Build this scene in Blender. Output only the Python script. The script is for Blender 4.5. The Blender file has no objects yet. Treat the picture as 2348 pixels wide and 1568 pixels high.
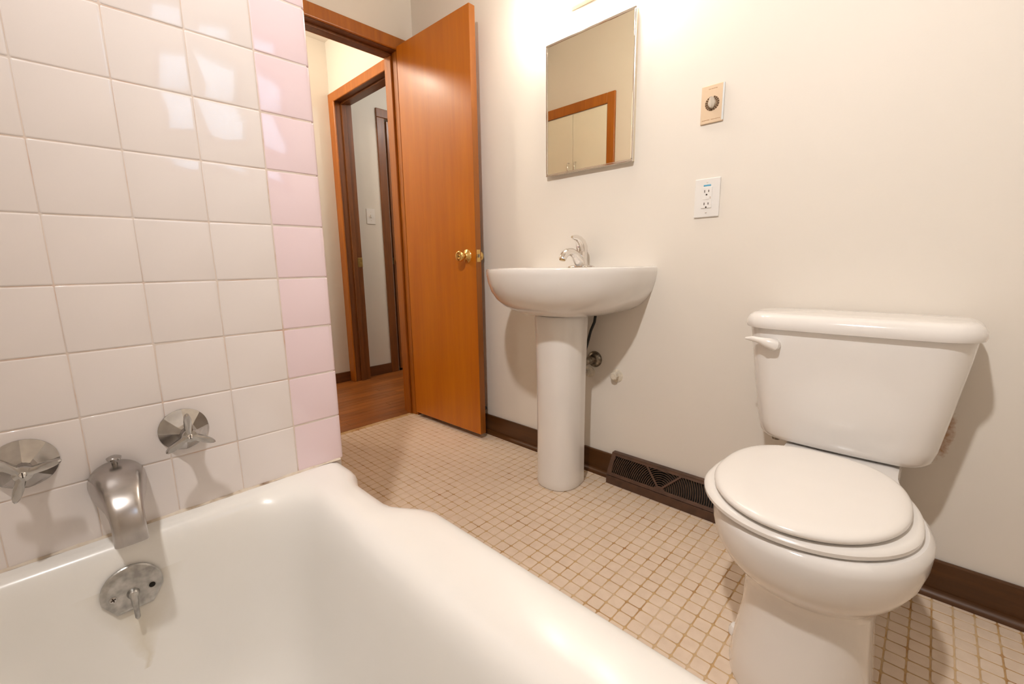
import bpy, bmesh, math, random
from mathutils import Vector, Matrix
random.seed(7)
PI = math.pi
sc = bpy.context.scene
C = sc.collection

# ---------------------------------------------------------------- camera
W_PX, H_PX, F_PX = 2348, 1568, 1002.9
YAW, PITCH, ROLL, CAM_H = -0.76703, 0.17461, -0.015447, 0.885
fw = Vector((math.sin(YAW)*math.cos(PITCH), math.cos(YAW)*math.cos(PITCH), -math.sin(PITCH)))
r0 = Vector((math.cos(YAW), -math.sin(YAW), 0)); u0 = r0.cross(fw)
rt = r0*math.cos(ROLL) + u0*math.sin(ROLL); up = u0*math.cos(ROLL) - r0*math.sin(ROLL)
cd = bpy.data.cameras.new('camera'); cam = bpy.data.objects.new('camera', cd); C.objects.link(cam)
cd.sensor_fit = 'HORIZONTAL'; cd.sensor_width = 36.0; cd.lens = 36.0*F_PX/W_PX; cd.clip_start = 0.01
cam.matrix_world = Matrix(((rt.x, up.x, -fw.x, 0), (rt.y, up.y, -fw.y, 0), (rt.z, up.z, -fw.z, CAM_H), (0, 0, 0, 1)))
sc.camera = cam

# ---------------------------------------------------------------- world, light, exposure
wd = bpy.data.worlds.new('world'); sc.world = wd; wd.use_nodes = True
wd.node_tree.nodes['Background'].inputs[0].default_value = (0.62, 0.78, 1.0, 1)
wd.node_tree.nodes['Background'].inputs[1].default_value = 1.0
L_WINDOW, L_CEIL, L_VANITY, L_HALL, L_ROOM_FILL = 2.8, 86.0, 38.0, 18.0, 10.5
COL_WARM = (1.0, 0.90, 0.78)
COL_CEIL = (1.0, 0.965, 0.94)
ld = bpy.data.lights.new('window_daylight', 'AREA'); ld.shape = 'RECTANGLE'; ld.size = 0.48; ld.size_y = 0.34
ld.energy = L_WINDOW; ld.color = (0.50, 0.73, 1.0)
lo = bpy.data.objects.new('window_daylight', ld); C.objects.link(lo)
lo.location = (0.70, 0.58, 1.785); lo.rotation_euler = (0, PI/2, 0)
vs = sc.view_settings
vs.view_transform = 'Standard'; vs.look = 'None'; vs.gamma = 1.0; vs.use_curve_mapping = False; vs.exposure = 0.27
cy = sc.cycles
cy.use_adaptive_sampling = True; cy.adaptive_threshold = 0.12
cy.max_bounces = 6; cy.diffuse_bounces = 4; cy.glossy_bounces = 3; cy.transmission_bounces = 3; cy.transparent_max_bounces = 4
cy.caustics_reflective = False; cy.caustics_refractive = False

# ---------------------------------------------------------------- main planes
D = 1.527          # face of the sink wall
X0 = -1.0          # face of the tiled tub end wall
XD = -2.185        # face of the doorway wall
XH = -3.27         # far hall wall
YA = 1.55          # hall wall with the second doorway
XR = 0.524         # window wall
YT = -0.30         # long wall of the tub
ZC = 2.438

# ---------------------------------------------------------------- materials
def nodes(name):
    m = bpy.data.materials.new(name); m.use_nodes = True
    nt = m.node_tree; return m, nt, nt.nodes['Principled BSDF']
def pos_noise(nt, scale, detail=3, sc3=(1, 1, 1), src='pos', rough=0.5):
    if src == 'pos':
        g = nt.nodes.new('ShaderNodeNewGeometry'); out = g.outputs['Position']
    else:
        g = nt.nodes.new('ShaderNodeTexCoord'); out = g.outputs['Object']
    mp = nt.nodes.new('ShaderNodeMapping'); mp.inputs['Scale'].default_value = sc3
    nt.links.new(out, mp.inputs['Vector'])
    n = nt.nodes.new('ShaderNodeTexNoise'); n.inputs['Scale'].default_value = scale; n.inputs['Detail'].default_value = detail
    n.inputs['Roughness'].default_value = rough
    nt.links.new(mp.outputs[0], n.inputs['Vector']); return n.outputs['Fac']
def ramp(nt, fac, stops):
    r = nt.nodes.new('ShaderNodeValToRGB'); e = r.color_ramp.elements
    while len(e) < len(stops): e.new(0.5)
    for k, (p, c) in enumerate(stops):
        e[k].position = p; e[k].color = (*c, 1) if len(c) == 3 else c
    nt.links.new(fac, r.inputs[0]); return r.outputs[0]
def mix(nt, fac, a, b):
    m = nt.nodes.new('ShaderNodeMix'); m.data_type = 'RGBA'
    for i, v in ((0, fac), (6, a), (7, b)):
        if hasattr(v, 'links'): nt.links.new(v, m.inputs[i])
        elif i == 0: m.inputs[0].default_value = v
        else: m.inputs[i].default_value = (*v, 1)
    return m.outputs[2]
def bump(nt, b, h, strength, dist):
    bp = nt.nodes.new('ShaderNodeBump'); bp.inputs['Strength'].default_value = strength; bp.inputs['Distance'].default_value = dist
    nt.links.new(h, bp.inputs['Height']); nt.links.new(bp.outputs[0], b.inputs['Normal'])
def flat(name, col, rough=0.5, metal=0.0, coat=0.0, bumpv=None, var=0.0, vscale=8):
    m, nt, b = nodes(name)
    b.inputs['Roughness'].default_value = rough; b.inputs['Metallic'].default_value = metal; b.inputs['Coat Weight'].default_value = coat
    b.inputs['Coat Roughness'].default_value = 0.06
    f = pos_noise(nt, vscale, 2)
    lo_ = tuple(max(0, c*(1-var)) for c in col); hi = tuple(min(1, c*(1+var)) for c in col)
    nt.links.new(ramp(nt, f, [(0.3, lo_), (0.7, hi)]), b.inputs['Base Color'])
    if bumpv: bump(nt, b, pos_noise(nt, bumpv[0], 3), bumpv[1], bumpv[2])
    return m
def wood(name, dark, lightc, rough=0.3, stretch=(14, 14, 0.9), scale=3.0, coat=0.3, src='pos'):
    m, nt, b = nodes(name)
    f = pos_noise(nt, scale, 5, stretch, src, 0.6)
    g = pos_noise(nt, 1.7, 2, (1.5, 1.5, 0.7), src)
    c1 = ramp(nt, f, [(0.28, dark), (0.72, lightc)])
    c2 = mix(nt, g, tuple(c*0.86 for c in dark), lightc)
    nt.links.new(mix(nt, 0.45, c1, c2), b.inputs['Base Color'])
    b.inputs['Roughness'].default_value = rough; b.inputs['Coat Weight'].default_value = coat; b.inputs['Coat Roughness'].default_value = 0.22
    bump(nt, b, pos_noise(nt, scale*4, 3, stretch, src), 0.08, 0.002)
    return m
def emit(name, col, s):
    m, nt, b = nodes(name)
    b.inputs['Base Color'].default_value = (0.9, 0.88, 0.84, 1)
    b.inputs['Emission Color'].default_value = (*col, 1); b.inputs['Emission Strength'].default_value = s
    return m

def wall_paint(name, col, stain=False):
    m, nt, b = nodes(name)
    f = pos_noise(nt, 2.2, 3)
    base = ramp(nt, f, [(0.3, tuple(c*0.985 for c in col)), (0.7, tuple(min(1, c*1.01) for c in col))])
    if stain:   # a peeling rusty patch where the plaster is bare beside the tank
        geo = nt.nodes.new('ShaderNodeNewGeometry'); sx = nt.nodes.new('ShaderNodeSeparateXYZ'); nt.links.new(geo.outputs['Position'], sx.inputs[0])
        def ma(op, a, bb, clamp=False):
            q = nt.nodes.new('ShaderNodeMath'); q.operation = op; q.use_clamp = clamp
            for i, v in enumerate((a, bb)):
                if hasattr(v, 'links'): nt.links.new(v, q.inputs[i])
                else: q.inputs[i].default_value = v
            return q.outputs[0]
        dx = ma('DIVIDE', ma('SUBTRACT', sx.outputs['X'], 0.042), 0.040); dz = ma('DIVIDE', ma('SUBTRACT', sx.outputs['Z'], 0.46), 0.105)
        rr = ma('ADD', ma('MULTIPLY', dx, dx), ma('MULTIPLY', dz, dz))
        nn = pos_noise(nt, 60, 5, rough=0.7)
        mk = ma('SUBTRACT', ma('ADD', ma('SUBTRACT', 1.0, rr), ma('MULTIPLY', nn, 1.6)), 0.95)
        mk = ma('MULTIPLY', mk, 1.6, True)
        base = mix(nt, mk, base, (0.46, 0.25, 0.12))
    nt.links.new(base, b.inputs['Base Color'])
    b.inputs['Roughness'].default_value = 0.55; b.inputs['Specular IOR Level'].default_value = 0.35
    bump(nt, b, pos_noise(nt, 190, 1), 0.10, 0.0008)
    return m

M = {}
M['wall'] = wall_paint('wall_paint', (0.79, 0.738, 0.67), stain=True)
M['wall_hall'] = wall_paint('hall_paint', (0.74, 0.70, 0.635))
M['ceiling'] = wall_paint('ceiling_paint', (0.82, 0.775, 0.71))
M['porcelain'] = flat('white_porcelain', (0.83, 0.80, 0.77), 0.12, var=0.01, coat=0.5)
M['seat'] = flat('seat_plastic', (0.84, 0.805, 0.765), 0.22, var=0.01, coat=0.2)
M['chrome'] = flat('worn_chrome', (0.47, 0.45, 0.43), 0.13, 1.0, var=0.10, vscale=60)
M['steel'] = flat('dull_steel', (0.44, 0.43, 0.41), 0.38, 1.0, var=0.28, vscale=70)
M['satin'] = flat('satin_chrome', (0.46, 0.43, 0.41), 0.27, 1.0, var=0.10, vscale=40)
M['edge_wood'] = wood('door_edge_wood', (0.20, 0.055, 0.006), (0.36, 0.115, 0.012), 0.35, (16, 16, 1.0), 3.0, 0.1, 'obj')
M['brightchrome'] = flat('bright_chrome', (0.80, 0.77, 0.74), 0.08, 1.0, var=0.03)
M['darkchrome'] = flat('tarnished_chrome', (0.24, 0.21, 0.17), 0.3, 1.0, var=0.5, vscale=80)
M['brass'] = flat('polished_brass', (0.86, 0.60, 0.22), 0.12, 1.0, var=0.06, vscale=40)
M['oldbrass'] = flat('aged_brass', (0.42, 0.28, 0.10), 0.3, 1.0, var=0.25, vscale=60)
M['black'] = flat('black_rubber', (0.012, 0.013, 0.012), 0.5, var=0.1)
M['dark'] = flat('dark_void', (0.010, 0.008, 0.006), 0.9, var=0.1)
M['brown_metal'] = flat('brown_enamel', (0.085, 0.040, 0.022), 0.42, 0.0, var=0.25, vscale=30)
M['brown_fin'] = flat('brown_fin', (0.105, 0.056, 0.030), 0.40, 0.0, var=0.3, vscale=50)
M['white_plastic'] = flat('white_plastic', (0.80, 0.78, 0.755), 0.35, var=0.01)
M['slot'] = flat('socket_slot', (0.03, 0.015, 0.008), 0.6, var=0.1)
M['blue'] = flat('blue_sticker', (0.12, 0.42, 0.62), 0.5, var=0.35, vscale=300)
M['beige_metal'] = flat('beige_plate', (0.72, 0.55, 0.38), 0.4, var=0.02)
M['pale_edge'] = flat('plate_edge', (0.74, 0.78, 0.80), 0.3, 0.3, var=0.02)
M['dial'] = flat('dial_brown', (0.105, 0.048, 0.010), 0.5, var=0.1)
M['knob_grey'] = flat('knob_plastic', (0.60, 0.53, 0.44), 0.35, var=0.03)
M['red'] = flat('red_dot', (0.6, 0.05, 0.02), 0.4, var=0.02)
M['navy'] = flat('blue_dot', (0.02, 0.05, 0.16), 0.4, var=0.02)
M['ink'] = flat('brown_ink', (0.36, 0.17, 0.05), 0.6, var=0.1)
M['painted_metal'] = flat('painted_metal', (0.70, 0.63, 0.52), 0.4, var=0.15, vscale=50)
M['cream_metal'] = flat('cream_metal', (0.80, 0.70, 0.54), 0.4, var=0.02)
M['cupboard'] = flat('cupboard_paint', (0.84, 0.80, 0.68), 0.45, var=0.01)
M['door'] = wood('door_veneer', (0.43, 0.102, 0.0015), (0.62, 0.195, 0.0025), 0.38, (9, 9, 0.7), 2.2, 0.12, 'obj')
M['trim_orange'] = wood('casing_wood', (0.30, 0.080, 0.006), (0.52, 0.165, 0.011), 0.36, (16, 16, 1.2), 3.0, 0.1)
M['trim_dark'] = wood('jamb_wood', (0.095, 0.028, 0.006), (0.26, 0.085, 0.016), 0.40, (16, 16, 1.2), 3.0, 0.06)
M['door_dark'] = wood('hall_door_wood', (0.20, 0.058, 0.010), (0.33, 0.105, 0.017), 0.25, (10, 10, 0.8), 2.5, 0.4)
M['baseboard'] = wood('baseboard_wood', (0.045, 0.016, 0.003), (0.120, 0.043, 0.008), 0.42, (1.2, 14, 16), 3.0, 0.06)
M['baseboard_hall'] = wood('hall_baseboard_wood', (0.070, 0.024, 0.008), (0.17, 0.060, 0.018), 0.35, (14, 1.2, 16), 3.0, 0.2)
M['slat'] = flat('blind_slat', (0.75, 0.78, 0.82), 0.4, var=0.02)

def plank_mat():
    m, nt, b = nodes('hall_planks')
    f = pos_noise(nt, 3.0, 5, (26, 1.6, 1), rough=0.65); g = pos_noise(nt, 2.0, 2, (9, 1.0, 1))
    c = mix(nt, 0.5, ramp(nt, f, [(0.3, (0.20, 0.058, 0.012)), (0.72, (0.52, 0.19, 0.042))]), ramp(nt, g, [(0.35, (0.20, 0.06, 0.014)), (0.65, (0.50, 0.175, 0.035))]))
    oi = nt.nodes.new('ShaderNodeObjectInfo')
    nt.links.new(mix(nt, ramp(nt, oi.outputs['Random'], [(0.0, (0, 0, 0)), (1.0, (0.65, 0.65, 0.65))]), c, (0.17, 0.05, 0.012)), b.inputs['Base Color'])
    b.inputs['Roughness'].default_value = 0.35; b.inputs['Coat Weight'].default_value = 0.1; b.inputs['Coat Roughness'].default_value = 0.2
    return m
M['plank'] = plank_mat()

def tile_mat(name, a, bcol, rough):
    m, nt, b = nodes(name)
    f = pos_noise(nt, 3.0, 2); oi = nt.nodes.new('ShaderNodeObjectInfo')
    c = ramp(nt, f, [(0.3, a), (0.7, bcol)])
    nt.links.new(mix(nt, ramp(nt, oi.outputs['Random'], [(0, (0, 0, 0)), (1, (0.35, 0.35, 0.35))]), c, tuple(v*0.965 for v in a)), b.inputs['Base Color'])
    b.inputs['Roughness'].default_value = rough; b.inputs['Coat Weight'].default_value = 0.5; b.inputs['Coat Roughness'].default_value = 0.03
    bump(nt, b, pos_noise(nt, 26, 2), 0.035, 0.002)
    return m
M['tile_cream'] = tile_mat('cream_wall_tile', (0.785, 0.718, 0.690), (0.815, 0.748, 0.722), 0.10)
M['tile_pink'] = tile_mat('pink_wall_tile', (0.80, 0.635, 0.665), (0.825, 0.665, 0.695), 0.10)
def grout_mat(name, a, bcol, dark, scale):
    m, nt, b = nodes(name)
    f = pos_noise(nt, scale, 4, rough=0.65)
    nt.links.new(ramp(nt, f, [(0.34, a), (0.53, bcol), (0.70, dark)]), b.inputs['Base Color'])
    b.inputs['Roughness'].default_value = 0.8; return m
M['wall_grout'] = grout_mat('wall_grout', (0.73, 0.655, 0.60), (0.70, 0.58, 0.50), (0.61, 0.38, 0.28), 9)
M['floor_grout'] = grout_mat('floor_grout', (0.66, 0.50, 0.33), (0.56, 0.365, 0.17), (0.35, 0.16, 0.045), 11)
M['caulk'] = grout_mat('bath_caulk', (0.72, 0.66, 0.58), (0.62, 0.52, 0.41), (0.16, 0.08, 0.04), 14)
def floor_tile_mat():
    m, nt, b = nodes('floor_mosaic_tile')
    f = pos_noise(nt, 34, 2); g = pos_noise(nt, 260, 2)
    c = ramp(nt, f, [(0.3, (0.715, 0.570, 0.440)), (0.7, (0.775, 0.630, 0.500))])
    c = mix(nt, ramp(nt, g, [(0.62, (0, 0, 0)), (0.8, (0.35, 0.35, 0.35))]), c, (0.60, 0.46, 0.34))
    nt.links.new(c, b.inputs['Base Color']); b.inputs['Roughness'].default_value = 0.42
    return m
M['floor_tile'] = floor_tile_mat()
def tub_mat():
    m, nt, b = nodes('tub_enamel')
    geo = nt.nodes.new('ShaderNodeNewGeometry'); sx = nt.nodes.new('ShaderNodeSeparateXYZ'); nt.links.new(geo.outputs['Position'], sx.inputs[0])
    def ma(op, a, bb, clamp=False):
        q = nt.nodes.new('ShaderNodeMath'); q.operation = op; q.use_clamp = clamp
        for i, v in enumerate((a, bb)):
            if hasattr(v, 'links'): nt.links.new(v, q.inputs[i])
            else: q.inputs[i].default_value = v
        return q.outputs[0]
    f = pos_noise(nt, 4, 3)
    base = ramp(nt, f, [(0.3, (0.82, 0.795, 0.755)), (0.7, (0.845, 0.82, 0.785))])
    # mineral stain trailing down from the overflow
    n = pos_noise(nt, 22, 4, rough=0.6)
    dy = ma('DIVIDE', ma('ADD', ma('SUBTRACT', sx.outputs['Y'], 0.026), ma('MULTIPLY', ma('SUBTRACT', n, 0.5), 0.03)), ma('MAXIMUM', ma('MULTIPLY', ma('SUBTRACT', sx.outputs['Z'], 0.205), 0.50), 0.006))
    d1 = ma('SUBTRACT', 1.0, ma('ABSOLUTE', dy, 0), True)
    zz = ma('MULTIPLY', ma('LESS_THAN', sx.outputs['Z'], 0.36), ma('GREATER_THAN', sx.outputs['Z'], 0.205))
    xx = ma('LESS_THAN', sx.outputs['X'], -0.86)
    mk = ma('MULTIPLY', ma('MULTIPLY', d1, zz), ma('MULTIPLY', xx, 0.42))
    base = mix(nt, mk, base, (0.56, 0.47, 0.30))
    nt.links.new(base, b.inputs['Base Color'])
    b.inputs['Roughness'].default_value = 0.30; b.inputs['Coat Weight'].default_value = 0.25; b.inputs['Coat Roughness'].default_value = 0.15
    bump(nt, b, pos_noise(nt, 9, 2), 0.05, 0.004)
    return m
M['tub'] = tub_mat()
m_, nt_, b_ = nodes('mirror_glass'); b_.inputs['Base Color'].default_value = (0.96, 0.95, 0.83, 1); b_.inputs['Metallic'].default_value = 1.0; b_.inputs['Roughness'].default_value = 0.0
M['mirror'] = m_
m_, nt_, b_ = nodes('window_glass'); b_.inputs['Transmission Weight'].default_value = 1.0; b_.inputs['Roughness'].default_value = 0.0; b_.inputs['IOR'].default_value = 1.02
M['glass'] = m_
M['lamp_ceiling'] = emit('ceiling_lamp_glow', COL_CEIL, 30.0)
LAMP = Vector((-0.26, -0.20, ZC-0.10))
M['lamp_vanity'] = emit('vanity_lamp_glow', COL_WARM, L_VANITY)

# ---------------------------------------------------------------- mesh helpers
def base_loc(o, stop_at_root=False):
    v = Vector((0, 0, 0))
    while o is not None:
        if stop_at_root and o.parent is None: break
        v = v + o.location; o = o.parent
    return v
def obj(name, bm, mat, parent=None, smooth=False, bevel=0.0, seg=2, local=False, origin='base'):
    me = bpy.data.meshes.new(name)
    bmesh.ops.recalc_face_normals(bm, faces=bm.faces[:])
    xs = [v.co.x for v in bm.verts]; ys = [v.co.y for v in bm.verts]; zs = [v.co.z for v in bm.verts]
    o_ = Vector(((min(xs)+max(xs))/2, (min(ys)+max(ys))/2, min(zs)))
    bmesh.ops.translate(bm, verts=bm.verts[:], vec=-o_)
    bm.to_mesh(me); bm.free()
    me.materials.append(M[mat] if isinstance(mat, str) else mat)
    for p in me.polygons: p.use_smooth = smooth
    o = bpy.data.objects.new(name, me); C.objects.link(o)
    if parent is not None:
        o.parent = parent
        o.location = o_ - base_loc(parent, stop_at_root=local)
    else: o.location = o_
    if bevel > 0:
        b = o.modifiers.new('bevel', 'BEVEL'); b.width = bevel; b.segments = seg; b.limit_method = 'ANGLE'; b.angle_limit = math.radians(40)
        b.harden_normals = False
    if smooth:
        try:
            me.set_sharp_from_angle(angle=math.radians(38))
        except Exception: pass
    return o
def new(): return bmesh.new()
def box(bm, a, b):
    x0, y0, z0 = (min(a[i], b[i]) for i in range(3)); x1, y1, z1 = (max(a[i], b[i]) for i in range(3))
    v = [bm.verts.new(p) for p in ((x0,y0,z0),(x1,y0,z0),(x1,y1,z0),(x0,y1,z0),(x0,y0,z1),(x1,y0,z1),(x1,y1,z1),(x0,y1,z1))]
    for f in ((0,3,2,1),(4,5,6,7),(0,1,5,4),(1,2,6,5),(2,3,7,6),(3,0,4,7)): bm.faces.new([v[i] for i in f])
    return bm
def bx(a, b): return box(new(), a, b)
def loft(bm, rings, cap0=True, cap1=True):
    R = [[bm.verts.new(p) for p in r] for r in rings]; n = len(R[0])
    for i in range(len(R)-1):
        for j in range(n):
            k = (j+1) % n
            try: bm.faces.new((R[i][j], R[i][k], R[i+1][k], R[i+1][j]))
            except ValueError: pass
    if cap0: bm.faces.new(R[0])
    if cap1: bm.faces.new(R[-1][::-1])
    return bm
def frame(d):
    d = Vector(d).normalized(); a = Vector((0, 0, 1)) if abs(d.z) < 0.95 else Vector((1, 0, 0))
    u = d.cross(a).normalized(); return u, d.cross(u).normalized()
def lathe(bm, org, axis, prof, n=28, cap0=True, cap1=True):
    """prof: (distance along axis, radius)"""
    org = Vector(org); ax = Vector(axis).normalized(); u, v = frame(ax)
    rings = []
    for t, r in prof:
        r = max(r, 1e-5)
        rings.append([org + ax*t + u*(r*math.cos(2*PI*k/n)) + v*(r*math.sin(2*PI*k/n)) for k in range(n)])
    return loft(bm, rings, cap0, cap1)
def tube(bm, pts, rad, n=12, sy=1.0):
    """rad: number or list; follows pts"""
    pts = [Vector(p) for p in pts]; rings = []
    u = v = None
    for i, p in enumerate(pts):
        d = (pts[min(i+1, len(pts)-1)] - pts[max(i-1, 0)]).normalized()
        if u is None: u, v = frame(d)
        else:
            u = (u - d*u.dot(d)).normalized(); v = d.cross(u).normalized()
        r = rad[i] if isinstance(rad, (list, tuple)) else rad
        rings.append([p + u*(r*math.cos(2*PI*k/n)) + v*(r*sy*math.sin(2*PI*k/n)) for k in range(n)])
    return loft(bm, rings)
def prism(bm, poly, axis_fn, t0, t1):
    a = [axis_fn(p, t0) for p in poly]; b = [axis_fn(p, t1) for p in poly]
    return loft(bm, [a, b])
def rrect(x0, x1, y0, y1, r, k=6, m=8):
    pts = []
    cs = [(x1-r, y1-r, 0), (x0+r, y1-r, PI/2), (x0+r, y0+r, PI), (x1-r, y0+r, 1.5*PI)]
    for i, (cx, cy, a) in enumerate(cs):
        for j in range(m+1):
            t = a + (PI/2)*j/m; pts.append((cx+r*math.cos(t), cy+r*math.sin(t)))
        nx, ny, na = cs[(i+1) % 4]
        p = pts[-1]; q = (nx+r*math.cos(na), ny+r*math.sin(na))
        for j in range(1, k): pts.append((p[0]+(q[0]-p[0])*j/k, p[1]+(q[1]-p[1])*j/k))
    return pts
def smooth01(t):
    t = max(0.0, min(1.0, t)); return t*t*(3-2*t)
def thing(name, label, cat, loc=(0, 0, 0), rotz=0.0, group=None, kind=None):
    o = bpy.data.objects.new(name, None); C.objects.link(o); o.empty_display_size = 0.05
    o.location = loc; o.rotation_euler = (0, 0, rotz)
    if label: o['label'] = label
    if cat: o['category'] = cat
    if group: o['group'] = group
    if kind: o['kind'] = kind
    return o
def tag(o, label, cat, group=None):
    o['label'] = label; o['category'] = cat
    if group: o['group'] = group
    return o
def struct(o, label=None):
    o['kind'] = 'structure'
    if label: o['label'] = label
    return o

# ================================================================= THE SETTING
# sink wall
bm = bx((XD-0.115, D, -0.02), (XR+0.1, D+0.11, ZC)); wall_back = struct(obj('wall_back', bm, 'wall'), 'cream painted wall behind the sink and toilet')
# doorway wall with its opening
OY0, OY1, OZ = 0.84, 1.435, 2.022
bm = new()
box(bm, (XD-0.115, YT-0.03, -0.02), (XD, OY0, ZC)); box(bm, (XD-0.115, OY1, -0.02), (XD, D, ZC)); box(bm, (XD-0.115, OY0, OZ), (XD, OY1, ZC))
struct(obj('wall_left', bm, 'wall'), 'cream wall around the open bathroom doorway')
# block behind the tub end tiles (linen closet)
bm = bx((XD, YT-0.03, -0.02), (X0-0.008, 0.428, ZC)); wall_part = struct(obj('wall_partition', bm, 'wall'), 'wall at the end of the bathtub, faced with tiles')
# tub long wall, window wall
bm = bx((XD-0.115, YT-0.14, -0.02), (XR+0.1, YT-0.03, ZC)); struct(obj('wall_front', bm, 'wall'), 'cream wall along the far side of the bathtub')
WY0, WY1, WZ0, WZ1 = 0.42, 0.74, 1.55, 2.02
bm = new()
box(bm, (XR, YT-0.03, -0.02), (XR+0.1, WY0, ZC)); box(bm, (XR, WY1, -0.02), (XR+0.1, D, ZC))
box(bm, (XR, WY0, -0.02), (XR+0.1, WY1, WZ0)); box(bm, (XR, WY0, WZ1), (XR+0.1, WY1, ZC))
struct(obj('wall_right', bm, 'wall'), 'cream wall holding the bathroom window')
bm = bx((XH-0.1, YT-0.1, ZC), (XR+0.1, 3.0, ZC+0.06)); struct(obj('ceiling', bm, 'ceiling'), 'white ceiling over bathroom and hall')
# hall walls
bm = bx((XH-0.1, 0.2, -0.02), (XH, 1.98, ZC)); box(bm, (XH-0.1, 2.66, -0.02), (XH, 3.0, ZC)); box(bm, (XH-0.1, 1.98, 2.03), (XH, 2.66, ZC))
struct(obj('wall_hall_end', bm, 'wall_hall'), 'far wall of the hall beyond the doorway')
HX0, HX1, HZ = -3.195, -2.46, 2.04
bm = bx((XH, YA, -0.02), (HX0-0.015, YA+0.12, ZC)); box(bm, (HX1+0.015, YA, -0.02), (XD-0.115, YA+0.12, ZC)); box(bm, (HX0-0.015, YA, HZ+0.015), (HX1+0.015, YA+0.12, ZC))
struct(obj('wall_hall_side', bm, 'wall_hall'), 'hall wall with a second wooden door frame')
bm = bx((XH-0.1, 0.1, -0.02), (XD-0.115, 0.2, ZC)); struct(obj('wall_hall_near', bm, 'wall_hall'))
bm = bx((XH-0.1, 3.0, -0.02), (-1.6, 3.1, ZC)); struct(obj('wall_room_back', bm, 'wall_hall'))
bm = bx((-1.7, D+0.11, -0.02), (-1.6, 3.0, ZC)); struct(obj('wall_room_side', bm, 'wall_hall'))
# hall floor, planks one by one
hall_floor = thing('floor_hall', 'varnished brown strip wood floor of the hall', None, (-2.75, 1.4, -0.02), kind='structure')
obj('subfloor', bx((XH-0.1, 0.1, -0.04), (-2.245, 3.0, -0.012)), 'dark', hall_floor)
obj('subfloor', bx((-2.245, D+0.11, -0.04), (-1.6, 3.0, -0.012)), 'dark', hall_floor)
x = -2.2455; pw = 0.0572; row = 0
while x - pw > XH - 0.02:
    y = 0.2 + random.uniform(-0.6, 0.0)
    while y < 2.98:
        ln = random.uniform(0.55, 1.15); y1 = min(y+ln, 2.99); ya = max(y, 0.2)
        if y1 - ya > 0.03:
            obj('plank', bx((max(x-pw+0.0006, XH), ya+0.0006, -0.012), (x-0.0006, y1-0.0006, 0.0)), 'plank', hall_floor)
        y = y1
    x -= pw; row += 1
# baseboards
def baseboard(name, x0, x1):
    t = thing(name, None, None, ((x0+x1)/2, D, 0), kind='structure')
    obj('board', bx((x0, D-0.012, 0.0), (x1, D, 0.100)), 'baseboard', t, bevel=0.004)
    bm = new(); q = [(0, 0)] + [(0.019*math.cos(a), 0.019*math.sin(a)) for a in (0, PI/8, PI/4, 3*PI/8, PI/2)]
    loft(bm, [[(x0, D-0.012-p[0], p[1]) for p in q], [(x1, D-0.012-p[0], p[1]) for p in q]])
    obj('shoe_moulding', bm, 'baseboard', t, smooth=True); return t
baseboard('baseboard_back', XD, -0.886)['label'] = 'dark wooden baseboard between door and floor register'
baseboard('baseboard_right', -0.44, XR)['label'] = 'dark wooden baseboard behind the toilet'
struct(obj('baseboard_hall', bx((XH, 0.2, 0), (XH+0.012, YA, 0.078)), 'baseboard_hall', bevel=0.003), 'dark baseboard of the hall end wall')
struct(obj('baseboard_room', bx((XH, YA+0.12, 0), (XH+0.012, 1.905, 0.082)), 'baseboard_hall', bevel=0.003), 'dark baseboard below the hall light switch')

# bathroom door frame: casing, jambs, stop
tr = thing('trim_1', 'orange-brown wooden casing of the bathroom doorway', None, (XD, 1.14, 0), kind='structure')
CW = 0.06
obj('head_casing', bx((XD, OY0-0.045, OZ-0.017), (XD+0.014, 1.482, OZ+0.045)), 'trim_orange', tr, bevel=0.005, seg=3)
obj('side_casing', bx((XD, OY1-0.013, 0), (XD+0.014, OY1+0.047, OZ-0.017)), 'trim_orange', tr, bevel=0.005, seg=3)
obj('side_casing', bx((XD, OY0-0.047, 0), (XD+0.014, OY0+0.013, OZ-0.017)), 'trim_orange', tr, bevel=0.005, seg=3)
obj('head_jamb', bx((XD-0.117, OY0, OZ-0.018), (XD, OY1, OZ)), 'trim_dark', tr)
obj('side_jamb', bx((XD-0.117, OY1-0.016, 0), (XD, OY1, OZ-0.018)), 'trim_orange', tr)
obj('side_jamb', bx((XD-0.117, OY0, 0), (XD, OY0+0.016, OZ-0.018)), 'trim_orange', tr)
obj('head_stop', bx((XD-0.080, OY0+0.016, OZ-0.030), (XD-0.042, OY1-0.016, OZ-0.018)), 'trim_dark', tr, bevel=0.003)
obj('side_stop', bx((XD-0.080, OY1-0.028, 0), (XD-0.042, OY1-0.016, OZ-0.030)), 'trim_orange', tr, bevel=0.003)
obj('head_casing', bx((XD-0.129, OY0-0.045, OZ-0.017), (XD-0.115, 1.482, OZ+0.045)), 'trim_orange', tr, bevel=0.005)
obj('side_casing', bx((XD-0.129, OY1-0.013, 0), (XD-0.115, OY1+0.047, OZ-0.017)), 'trim_orange', tr, bevel=0.005)

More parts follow.
